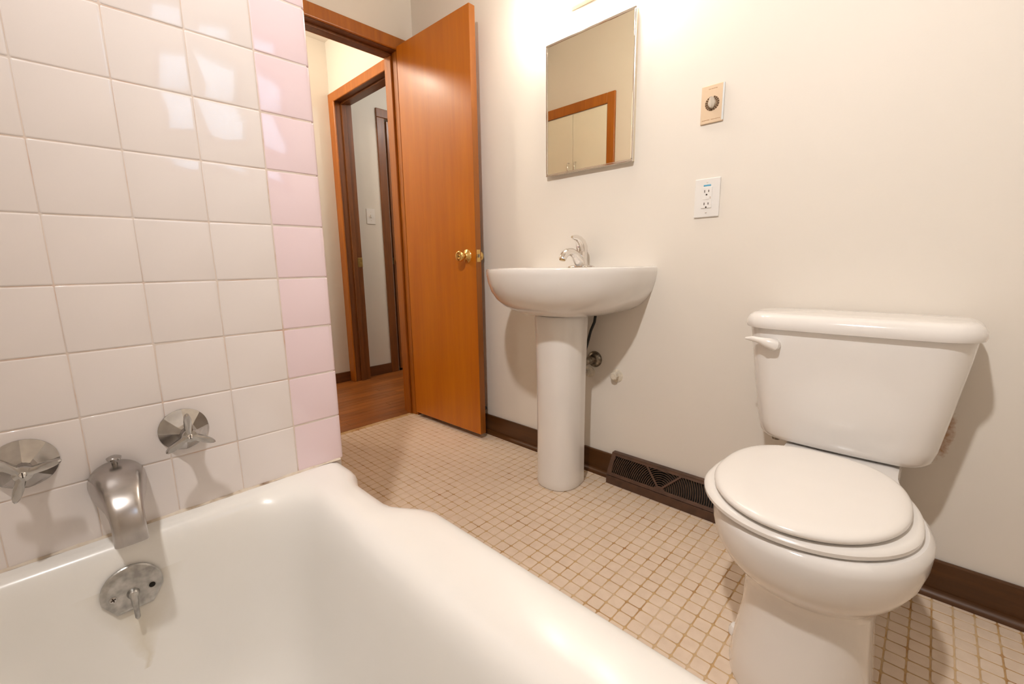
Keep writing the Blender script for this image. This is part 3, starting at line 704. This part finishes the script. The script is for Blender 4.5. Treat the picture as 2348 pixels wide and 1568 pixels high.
# plumbing behind the pedestal
dp = thing('drain_pipe', 'tarnished chrome drain pipe entering the wall behind the pedestal', 'drain pipe', (-0.99, D, 0.45))
obj('wall_flange', lathe(new(), (-0.992, D, 0.492), (0, -1, 0), [(0, 0.034), (0.003, 0.034), (0.010, 0.030), (0.017, 0.022), (0.018, 0.016)], 28), 'darkchrome', dp, smooth=True)
obj('trap_arm', tube(new(), [(-0.992, D-0.005, 0.492), (-0.998, D-0.05, 0.490), (-1.01, D-0.075, 0.482), (-1.035, D-0.078, 0.470)], 0.0155, 16), 'darkchrome', dp, smooth=True)
sv = thing('supply_stub', 'chrome water supply stub half hidden by the pedestal', 'supply valve', (-1.012, D, 0.41))
obj('escutcheon', lathe(new(), (-1.016, D, 0.434), (0, -1, 0), [(0, 0.024), (0.003, 0.0235), (0.007, 0.016)], 24), 'painted_metal', sv, smooth=True)
obj('compression_nut', lathe(new(), (-1.016, D-0.006, 0.434), (0, -1, 0), [(0, 0.0145), (0.022, 0.0145)], 6), 'painted_metal', sv)
obj('supply_riser', tube(new(), [(-1.016, D-0.022, 0.434), (-1.018, D-0.035, 0.450), (-1.02, D-0.04, 0.55), (-1.02, D-0.05, 0.66)], 0.006, 10), 'chrome', sv, smooth=True)
cs = thing('capped_stub', 'painted capped pipe stub with round flange on the wall', 'pipe cap', (-0.887, D, 0.41))
obj('escutcheon', lathe(new(), (-0.887, D, 0.438), (0, -1, 0), [(0, 0.0275), (0.002, 0.027), (0.006, 0.018)], 28), 'painted_metal', cs, smooth=True)
obj('cap', lathe(new(), (-0.889, D-0.004, 0.439), (0, -1, 0), [(0, 0.0165), (0.020, 0.0160), (0.022, 0.012)], 8), 'painted_metal', cs)
hb = obj('supply_hose', tube(new(), [(-0.962, D-0.048, 0.680), (-0.966, D-0.048, 0.655), (-0.978, D-0.055, 0.62), (-0.998, D-0.05, 0.56), (-1.02, D-0.045, 0.50)], 0.0055, 10), 'black', smooth=True)
tag(hb, 'black flexible hose hanging behind the sink pedestal', 'hose')

# ================================================================= FLOOR REGISTER
VX0, VX1 = -0.886, -0.440
vt = thing('floor_register', 'brown metal baseboard register with curved louvers', 'air register', ((VX0+VX1)/2, D, 0))
A = Vector((0, 1.464, 0.036)); B = Vector((0, 1.508, 0.116)); sl = (B-A); SL = sl.length; sl = sl.normalized(); sn = Vector((0, -sl.z, sl.y))
if sn.y > 0: sn = -sn
def vp(u, v, t=0.0): p = A + sl*v + sn*t; return (u, p.y, p.z)
bm = new()   # housing: side cheeks, lip, back
def side(xa, xb):
    poly = [(D, 0.0), (1.462, 0.0), (1.462, 0.036), (1.508, 0.118), (D, 0.118)]
    loft(bm, [[(xa, y, z) for y, z in poly], [(xb, y, z) for y, z in poly]])
side(VX0, VX0+0.004); obj('end_cheek', bm, 'brown_metal', vt)
bm = new(); side(VX1-0.004, VX1); obj('end_cheek', bm, 'brown_metal', vt)
obj('bottom_lip', bx((VX0, 1.4615, 0.0), (VX1, 1.466, 0.034)), 'brown_metal', vt, bevel=0.001)
obj('top_ledge', bx((VX0, 1.506, 0.1135), (VX1, D, 0.1185)), 'brown_metal', vt, bevel=0.001)
bm = new(); loft(bm, [[vp(VX0+0.004, 0, -0.012), vp(VX1-0.004, 0, -0.012), vp(VX1-0.004, SL, -0.012), vp(VX0+0.004, SL, -0.012)], [vp(VX0+0.004, 0, -0.010), vp(VX1-0.004, 0, -0.010), vp(VX1-0.004, SL, -0.010), vp(VX0+0.004, SL, -0.010)]])
obj('dark_backing', bm, 'dark', vt)
VA, VB, UA, UB = 0.013, SL-0.011, VX0+0.018, VX1-0.018
def bar(name, quad, t0=-0.003, t1=0.0012):
    bm = new(); loft(bm, [[vp(u, v, t0) for u, v in quad], [vp(u, v, t1) for u, v in quad]]); return obj(name, bm, 'brown_metal', vt)
bar('face_rail', [(VX0, 0), (VX1, 0), (VX1, VA), (VX0, VA)]); bar('face_rail', [(VX0, VB), (VX1, VB), (VX1, SL), (VX0, SL)])
bar('face_stile', [(VX0, VA), (UA, VA), (UA, VB), (VX0, VB)]); bar('face_stile', [(UB, VA), (VX1, VA), (VX1, VB), (UB, VB)])
HU, HV = (VX0+VX1)/2, VA-0.002
for sg in (-1, 1):
    e = Vector((sg*0.066, VB-HV)); e.normalize(); pn = Vector((-e.y, e.x))*0.0034; tip = Vector((HU, HV)) + e*((VB+0.002-HV)/e.y); st = Vector((HU, HV))
    bar('rib', [tuple(st-pn), tuple(st+pn), tuple(tip+pn), tuple(tip-pn)], -0.004, 0.0018)
bm = new(); hub = [(HU-0.024, VA-0.001), (HU+0.024, VA-0.001), (HU+0.008, VA+0.011), (HU-0.008, VA+0.011)]; bm.free(); bar('hub', hub, -0.003, 0.0016)
rk = 0.020; kk = 0
while rk < 0.22:
    n = 90; run = []
    def flush(run):
        if len(run) < 2: return
        rg = []; bm = new()
        for a in run:
            ca, sa = math.cos(a), math.sin(a); w = 0.0009
            rg.append([vp(HU+(rk-w)*ca, HV+(rk-w)*sa, -0.009), vp(HU+(rk+w)*ca, HV+(rk+w)*sa, -0.009), vp(HU+(rk+w)*ca, HV+(rk+w)*sa, 0.0), vp(HU+(rk-w)*ca, HV+(rk-w)*sa, 0.0)])
        loft(bm, rg); obj('louver', bm, 'brown_fin', vt)
    for i in range(n+1):
        a = PI*i/n; u = HU+rk*math.cos(a); v = HV+rk*math.sin(a)
        if UA-0.002 <= u <= UB+0.002 and VA-0.002 <= v <= VB+0.002: run.append(a)
        else: flush(run); run = []
    flush(run)
    rk += 0.0080

# ================================================================= TOILET
tl = thing('toilet', 'white two-piece toilet with closed lid against the wall', 'toilet', (-0.13, 1.2, 0))
def bowl_ring(z, cx, a, yf, yc, dw, yd, yb, n=2.2):
    """half-ellipse front, sides blending to a deck of half-width dw from yd to yb"""
    pts = []
    NF, NS, NB = 44, 14, 8
    for i in range(NF+1):
        t = PI*i/NF; c_, s_ = math.cos(t), math.sin(t)
        pts.append((cx + a*math.copysign(abs(c_)**(2/n), c_), yc - (yc-yf)*abs(s_)**(2/n), z))
    for i in range(1, NS+1):
        t = i/NS; pts.append((cx - (a+(dw-a)*smooth01(t)), yc+(yd-yc)*t, z))
    for i in range(1, 4): pts.append((cx-dw, yd+(yb-yd)*i/3, z))
    for i in range(1, NB): pts.append((cx-dw+2*dw*i/NB, yb, z))
    for i in range(0, 3): pts.append((cx+dw, yb+(yd-yb)*i/3, z))
    for i in range(NS, 0, -1):
        t = i/NS; pts.append((cx + (a+(dw-a)*smooth01(t)), yc+(yd-yc)*t, z))
    return pts
bc = -0.131
rings = [bowl_ring(0.0, -0.127, 0.1275, 0.868, 1.02, 0.108, 1.24, 1.43, 2.35), bowl_ring(0.010, -0.127, 0.1285, 0.866, 1.02, 0.108, 1.24, 1.43, 2.35), bowl_ring(0.07, -0.126, 0.123, 0.873, 1.02, 0.104, 1.24, 1.42, 2.35),
         bowl_ring(0.15, -0.124, 0.114, 0.884, 1.02, 0.10, 1.24, 1.42, 2.35), bowl_ring(0.220, -0.125, 0.1125, 0.889, 1.02, 0.10, 1.24, 1.43, 2.35), bowl_ring(0.243, -0.126, 0.1165, 0.886, 1.02, 0.10, 1.25, 1.44, 2.3),
         bowl_ring(0.254, -0.127, 0.127, 0.876, 1.02, 0.10, 1.25, 1.45, 2.25), bowl_ring(0.267, -0.129, 0.142, 0.861, 1.02, 0.10, 1.26, 1.46, 2.2), bowl_ring(0.288, -0.130, 0.160, 0.844, 1.02, 0.105, 1.27, 1.47, 2.15),
         bowl_ring(0.312, bc, 0.1745, 0.831, 1.025, 0.115, 1.29, 1.48, 2.1), bowl_ring(0.342, bc, 0.1825, 0.824, 1.03, 0.120, 1.30, 1.48, 2.1), bowl_ring(0.366, bc, 0.1850, 0.821, 1.035, 0.122, 1.30, 1.48, 2.1),
         bowl_ring(0.380, bc, 0.183, 0.824, 1.035, 0.122, 1.30, 1.48, 2.1), bowl_ring(0.388, bc, 0.175, 0.833, 1.035, 0.118, 1.30, 1.48, 2.1), bowl_ring(0.390, bc, 0.15, 0.86, 1.03, 0.10, 1.28, 1.47, 2.1)]
obj('bowl', loft(new(), rings), 'porcelain', tl, smooth=True)
SCX = -0.150
def egg(z, a, yf, yb, cy, n=2.0, N=72, cx=SCX):
    out = []
    for i in range(N):
        t = 2*PI*i/N; c_, s_ = math.cos(t), math.sin(t)
        b = (yb-cy) if s_ > 0 else (cy-yf); nn = 2.0 if s_ <= 0 else 2.5
        out.append((cx + a*math.copysign(abs(c_)**(2/nn), c_), cy + b*math.copysign(abs(s_)**(2/nn), s_), z))
    return out
ro = [egg(0.3905, 0.181, 0.830, 1.232, 1.016), egg(0.394, 0.1855, 0.8255, 1.234, 1.016), egg(0.401, 0.186, 0.825, 1.234, 1.016), egg(0.406, 0.1825, 0.829, 1.231, 1.016), egg(0.4085, 0.175, 0.838, 1.226, 1.016),
      egg(0.4085, 0.12, 0.905, 1.17, 1.02), egg(0.400, 0.113, 0.914, 1.165, 1.02), egg(0.3905, 0.113, 0.914, 1.165, 1.02)]
bm = new(); loft(bm, ro + [ro[0]], False, False); obj('seat_ring', bm, 'seat', tl, smooth=True)
rl = [egg(0.4112, 0.152, 0.845, 1.228, 1.030), egg(0.4118, 0.160, 0.836, 1.233, 1.030), egg(0.4140, 0.1652, 0.8295, 1.237, 1.030), egg(0.4172, 0.1675, 0.827, 1.238, 1.030), egg(0.4208, 0.1675, 0.827, 1.238, 1.030), egg(0.4242, 0.1655, 0.8295, 1.2365, 1.030), egg(0.4270, 0.1613, 0.8345, 1.233, 1.030),
      egg(0.4290, 0.1550, 0.8420, 1.2275, 1.030), egg(0.4304, 0.146, 0.853, 1.219, 1.030), egg(0.4316, 0.12, 0.88, 1.20, 1.030), egg(0.4326, 0.05, 0.97, 1.10, 1.030)]
obj('seat_lid', loft(new(), rl), 'seat', tl, smooth=True)
for sx_ in (-0.075, 0.075): obj('lid_hinge', tube(new(), [(SCX+sx_-0.02, 1.243, 0.404), (SCX+sx_+0.02, 1.243, 0.404)], 0.010, 12), 'seat', tl, smooth=True)
for sx_ in (-0.255, 0.012): obj('bolt_cap', lathe(new(), (sx_, 1.03, 0.0), (0, 0, 1), [(0, 0.017), (0.012, 0.0165), (0.020, 0.012), (0.023, 0.0)], 20), 'porcelain', tl, smooth=True)
# tank
def tank_ring(z, hw, yf, r=0.045, cx=-0.140, yb=1.512, bulge=0.010):
    pts = rrect(cx-hw, cx+hw, yf, yb, r, k=14, m=8); out = []
    for px, py in pts:
        f = max(0.0, (1.40-py)/(1.40-yf)) if py < 1.40 else 0.0
        out.append((px, py - bulge*f*(1-((px-cx)/hw)**2), z))
    return out
tr_ = [tank_ring(0.3925, 0.150, 1.365, 0.04), tank_ring(0.394, 0.165, 1.350, 0.045), tank_ring(0.400, 0.1755, 1.340, 0.05), tank_ring(0.412, 0.1825, 1.333, 0.05), tank_ring(0.44, 0.189, 1.329, 0.05), tank_ring(0.55, 0.205, 1.321, 0.055), tank_ring(0.66, 0.2195, 1.312, 0.06), tank_ring(0.7065, 0.2245, 1.309, 0.06)]
obj('tank', loft(new(), tr_), 'porcelain', tl, smooth=True)
lr = [tank_ring(0.7060, 0.228, 1.302, 0.066, yb=1.516), tank_ring(0.7085, 0.2335, 1.296, 0.070, yb=1.518), tank_ring(0.716, 0.2360, 1.293, 0.072, yb=1.519), tank_ring(0.728, 0.2345, 1.2945, 0.072, yb=1.518), tank_ring(0.739, 0.2290, 1.300, 0.068, yb=1.514), tank_ring(0.7455, 0.2200, 1.309, 0.062, yb=1.507), tank_ring(0.748, 0.206, 1.324, 0.055, yb=1.496), tank_ring(0.7485, 0.10, 1.38, 0.04, yb=1.47)]
obj('tank_lid', loft(new(), lr), 'porcelain', tl, smooth=True)
hx, hy, hz = -0.291, 1.310, 0.668
lv = obj('flush_lever', tube(new(), [(hx+0.003, hy-0.001, hz-0.002), (hx+0.001, hy-0.016, hz-0.001), (hx-0.012, hy-0.021, hz+0.003), (hx-0.030, hy-0.019, hz+0.008), (hx-0.050, hy-0.012, hz+0.0095), (hx-0.070, hy-0.006, hz+0.0080)], [0.0140, 0.0165, 0.0140, 0.0085, 0.0075, 0.0030], 14, 1.0), 'seat', tl, smooth=True)
obj('tank_bolt_nut', lathe(new(), (-0.286, 1.40, 0.374), (0, 0, 1), [(0, 0.010), (0.012, 0.013), (0.020, 0.013)], 8), 'darkchrome', tl)

# ================================================================= LINEN CUPBOARD (seen in the mirror)
YC = 0.428
cb = thing('linen_cupboard', 'cream cupboard doors in an orange wood frame reflected in the mirror', 'cupboard', (-1.86, YC, 0))
CX0, CX1, CZ = -2.12, -1.615, 1.880
obj('side_frame', bx((CX1, YC, 0), (CX1+0.056, YC+0.016, CZ+0.062)), 'trim_orange', cb, bevel=0.004)
obj('side_frame', bx((CX0-0.050, YC, 0), (CX0, YC+0.016, CZ+0.062)), 'trim_orange', cb, bevel=0.004)
obj('head_frame', bx((CX0, YC, CZ), (CX1, YC+0.016, CZ+0.062)), 'trim_orange', cb, bevel=0.004)
mid = -1.8825
for za, zb, hz_ in ((1.42, CZ-0.006, 1.535), (0.10, 1.40, 1.25)):
    for xa, xb, hx_ in ((CX0+0.003, mid-0.0015, mid-0.028), (mid+0.0015, CX1-0.003, mid+0.028)):
        d_ = obj('cupboard_door', bx((xa, YC+0.001, za), (xb, YC+0.012, zb)), 'cupboard', cb, bevel=0.0015)
        obj('pull_handle', tube(new(), [(hx_, YC+0.011, hz_-0.032), (hx_, YC+0.027, hz_-0.030), (hx_, YC+0.032, hz_-0.012), (hx_, YC+0.032, hz_+0.012), (hx_, YC+0.027, hz_+0.030), (hx_, YC+0.011, hz_+0.032)], 0.0042, 10), 'brightchrome', d_, smooth=True)

# ================================================================= WINDOW (behind the viewer's right)
wn = thing('window_1', 'small window with horizontal blinds mirrored in the tiles', None, (XR, 0.72, WZ0), kind='structure')
for a, b in (((XR-0.012, WY0-0.05, WZ1), (XR+0.02, WY1+0.05, WZ1+0.05)), ((XR-0.012, WY0-0.05, WZ0-0.05), (XR+0.02, WY1+0.05, WZ0)), ((XR-0.012, WY0-0.05, WZ0), (XR+0.02, WY0, WZ1)), ((XR-0.012, WY1, WZ0), (XR+0.02, WY1+0.05, WZ1))):
    obj('window_frame', bx(a, b), 'trim_orange', wn, bevel=0.003)
obj('pane', bx((XR+0.080, WY0, WZ0), (XR+0.084, WY1, WZ1)), 'glass', wn)
nS = 22
for i in range(nS):
    z = WZ0 + 0.02 + i*(WZ1-WZ0-0.04)/(nS-1)
    bm = new(); dx, dz = 0.0095, 0.0078
    loft(bm, [[(XR+0.045-dx, y, z-dz), (XR+0.045+dx, y, z+dz), (XR+0.045+dx-0.0006, y, z+dz+0.0008), (XR+0.045-dx-0.0006, y, z-dz+0.0008)] for y in (WY0+0.01, WY1-0.01)])
    obj('blind_slat', bm, 'slat', wn)

# ================================================================= CEILING LAMPS
def bulb_lamp(name, label, x, y, power, col, r=0.05):
    t = thing(name, label, 'ceiling light', (x, y, ZC-0.2)); zb = ZC-0.20
    obj('canopy', lathe(new(), (x, y, ZC), (0, 0, -1), [(0, 0.085), (0.012, 0.083), (0.022, 0.060), (0.026, 0.022), (0.050, 0.020)], 28), 'cream_metal', t, smooth=True)
    obj('bulb', lathe(new(), (x, y, ZC-0.045), (0, 0, -1), [(0, 0.012), (0.02, 0.020), (0.04, 0.034), (0.06, 0.038), (0.08, 0.030), (0.092, 0.0)], 20), 'white_plastic', t, smooth=True)
    d = bpy.data.lights.new(name + '_glow', 'POINT'); d.energy = power; d.color = col; d.shadow_soft_size = r
    o = bpy.data.objects.new(name + '_glow', d); C.objects.link(o); o.location = (x, y, zb)
cl = thing('ceiling_light', 'small adjustable spotlight on the ceiling above the bathtub', 'ceiling light', (LAMP.x, LAMP.y, ZC-0.15))
lamp_aim = (Vector((-0.60, 1.45, 0.80)) - LAMP).normalized()
obj('canopy', lathe(new(), (LAMP.x, LAMP.y, ZC), (0, 0, -1), [(0, 0.055), (0.012, 0.053), (0.018, 0.012), (0.05, 0.010)], 28), 'cream_metal', cl, smooth=True)
obj('lamp_head', lathe(new(), LAMP - lamp_aim*0.075, lamp_aim, [(0, 0.0), (0.001, 0.030), (0.05, 0.046), (0.068, 0.052), (0.068, 0.049), (0.05, 0.040), (0.02, 0.02), (0.02, 0.0)], 28, False, False), 'cream_metal', cl, smooth=True)
obj('bulb_face', lathe(new(), LAMP - lamp_aim*0.028, lamp_aim, [(0, 0.036), (0.004, 0.030), (0.006, 0.0)], 24), 'lamp_ceiling', cl, smooth=True)
sd = bpy.data.lights.new('ceiling_spot', 'SPOT'); sd.energy = L_CEIL; sd.color = COL_CEIL; sd.spot_size = math.radians(126); sd.spot_blend = 1.0; sd.shadow_soft_size = 0.042
so = bpy.data.objects.new('ceiling_spot', sd); C.objects.link(so); so.location = LAMP + lamp_aim*0.03; so.rotation_euler = lamp_aim.to_track_quat('-Z', 'Y').to_euler()
bulb_lamp('hall_light', 'warm glowing bulb lamp on the hall ceiling', -2.78, 0.65, L_HALL, (1.0, 0.87, 0.72))
bulb_lamp('room_fill_light', 'added unseen fill lamp in the room beyond the hall', -2.3, 2.45, L_ROOM_FILL, (1.0, 0.98, 0.95))  # unseen lamp, added to brighten the far room's wall

# ================================================================= BATHROOM FLOOR, TILE BY TILE
floor = struct(obj('floor', bx((-2.245, YT, -0.05), (XR+0.05, D, -0.0012)), 'floor_grout'), 'floor of small beige square mosaic tiles with brown grout')
FP, FG = 0.0389, 0.0034
def ft_verts(cx, cy):
    h_ = (FP-FG)/2; r = 0.0048
    low = [(cx+p, cy+q, -0.0030) for p, q in rrect(-h_, h_, -h_, h_, r, 1, 2)]
    mid_ = [(cx+p, cy+q, -0.0005) for p, q in rrect(-h_, h_, -h_, h_, r, 1, 2)]
    top = [(cx+p, cy+q, 0.0) for p, q in rrect(-h_+0.0007, h_-0.0007, -h_+0.0007, h_-0.0007, r-0.0004, 1, 2)]
    return low, mid_, top
def ft_build(bm, cx, cy):
    lo_, mi, tp = ft_verts(cx, cy)
    L_ = [[bm.verts.new(p) for p in r_] for r_ in (lo_, mi, tp)]; n = len(lo_)
    for i in range(2):
        for j_ in range(n): bm.faces.new((L_[i][j_], L_[i][(j_+1) % n], L_[i+1][(j_+1) % n], L_[i+1][j_]))
    bm.faces.new(L_[2])
bpy.context.view_layer.update()
dg = bpy.context.evaluated_depsgraph_get()
cells = []
i0 = int(math.floor((-2.245+0.343)/FP)); i1 = int(math.ceil((XR+0.343)/FP)); j0 = int(math.floor((0.40-0.941)/FP)); j1 = int(math.ceil((D-0.941)/FP))
camp = Vector((0, 0, CAM_H))
for i in range(i0, i1):
    for j in range(j0, j1):
        cx = -0.343 + (i+0.5)*FP; cy = 0.941 + (j+0.5)*FP
        if cx-FP/2 < -2.2455 or cx + FP/2 > XR + 0.02: continue
        if cy-FP/2 > D-0.008: continue
        d = Vector((cx, cy, 0)) - camp; area = 0.0
        q = (d.dot(rt), d.dot(up), d.dot(fw))
        if q[2] > 0.1:
            px = W_PX/2 + F_PX*q[0]/q[2]; py = H_PX/2 - F_PX*q[1]/q[2]
            if -20 < px < W_PX+20 and -20 < py < H_PX+20:
                dist = d.length; hit = sc.ray_cast(dg, camp, d.normalized(), distance=dist-0.004)
                if not hit[0]: area = CAM_H/dist**3
        cells.append((area, cx, cy))
cells.sort(reverse=True)
me = None; fl = base_loc(floor)
for a, cx, cy in cells[:300]:
    if me is None:
        bm = new(); ft_build(bm, 0, 0); bmesh.ops.recalc_face_normals(bm, faces=bm.faces[:]); me = bpy.data.meshes.new('tile'); bm.to_mesh(me); bm.free(); me.materials.append(M['floor_tile'])
    o = bpy.data.objects.new('floor_tile', me); C.objects.link(o); o.parent = floor
    o.location = Vector((cx, cy, random.uniform(-0.00035, 0.00015))) - fl
    o.rotation_euler = (random.uniform(-0.006, 0.006), random.uniform(-0.006, 0.006), random.uniform(-0.008, 0.008))
bm = new()
for a, cx, cy in cells[300:]: ft_build(bm, cx + random.uniform(-0.0002, 0.0002), cy + random.uniform(-0.0002, 0.0002))
o = obj('tile_field', bm, 'floor_tile', floor); o['kind'] = 'stuff'
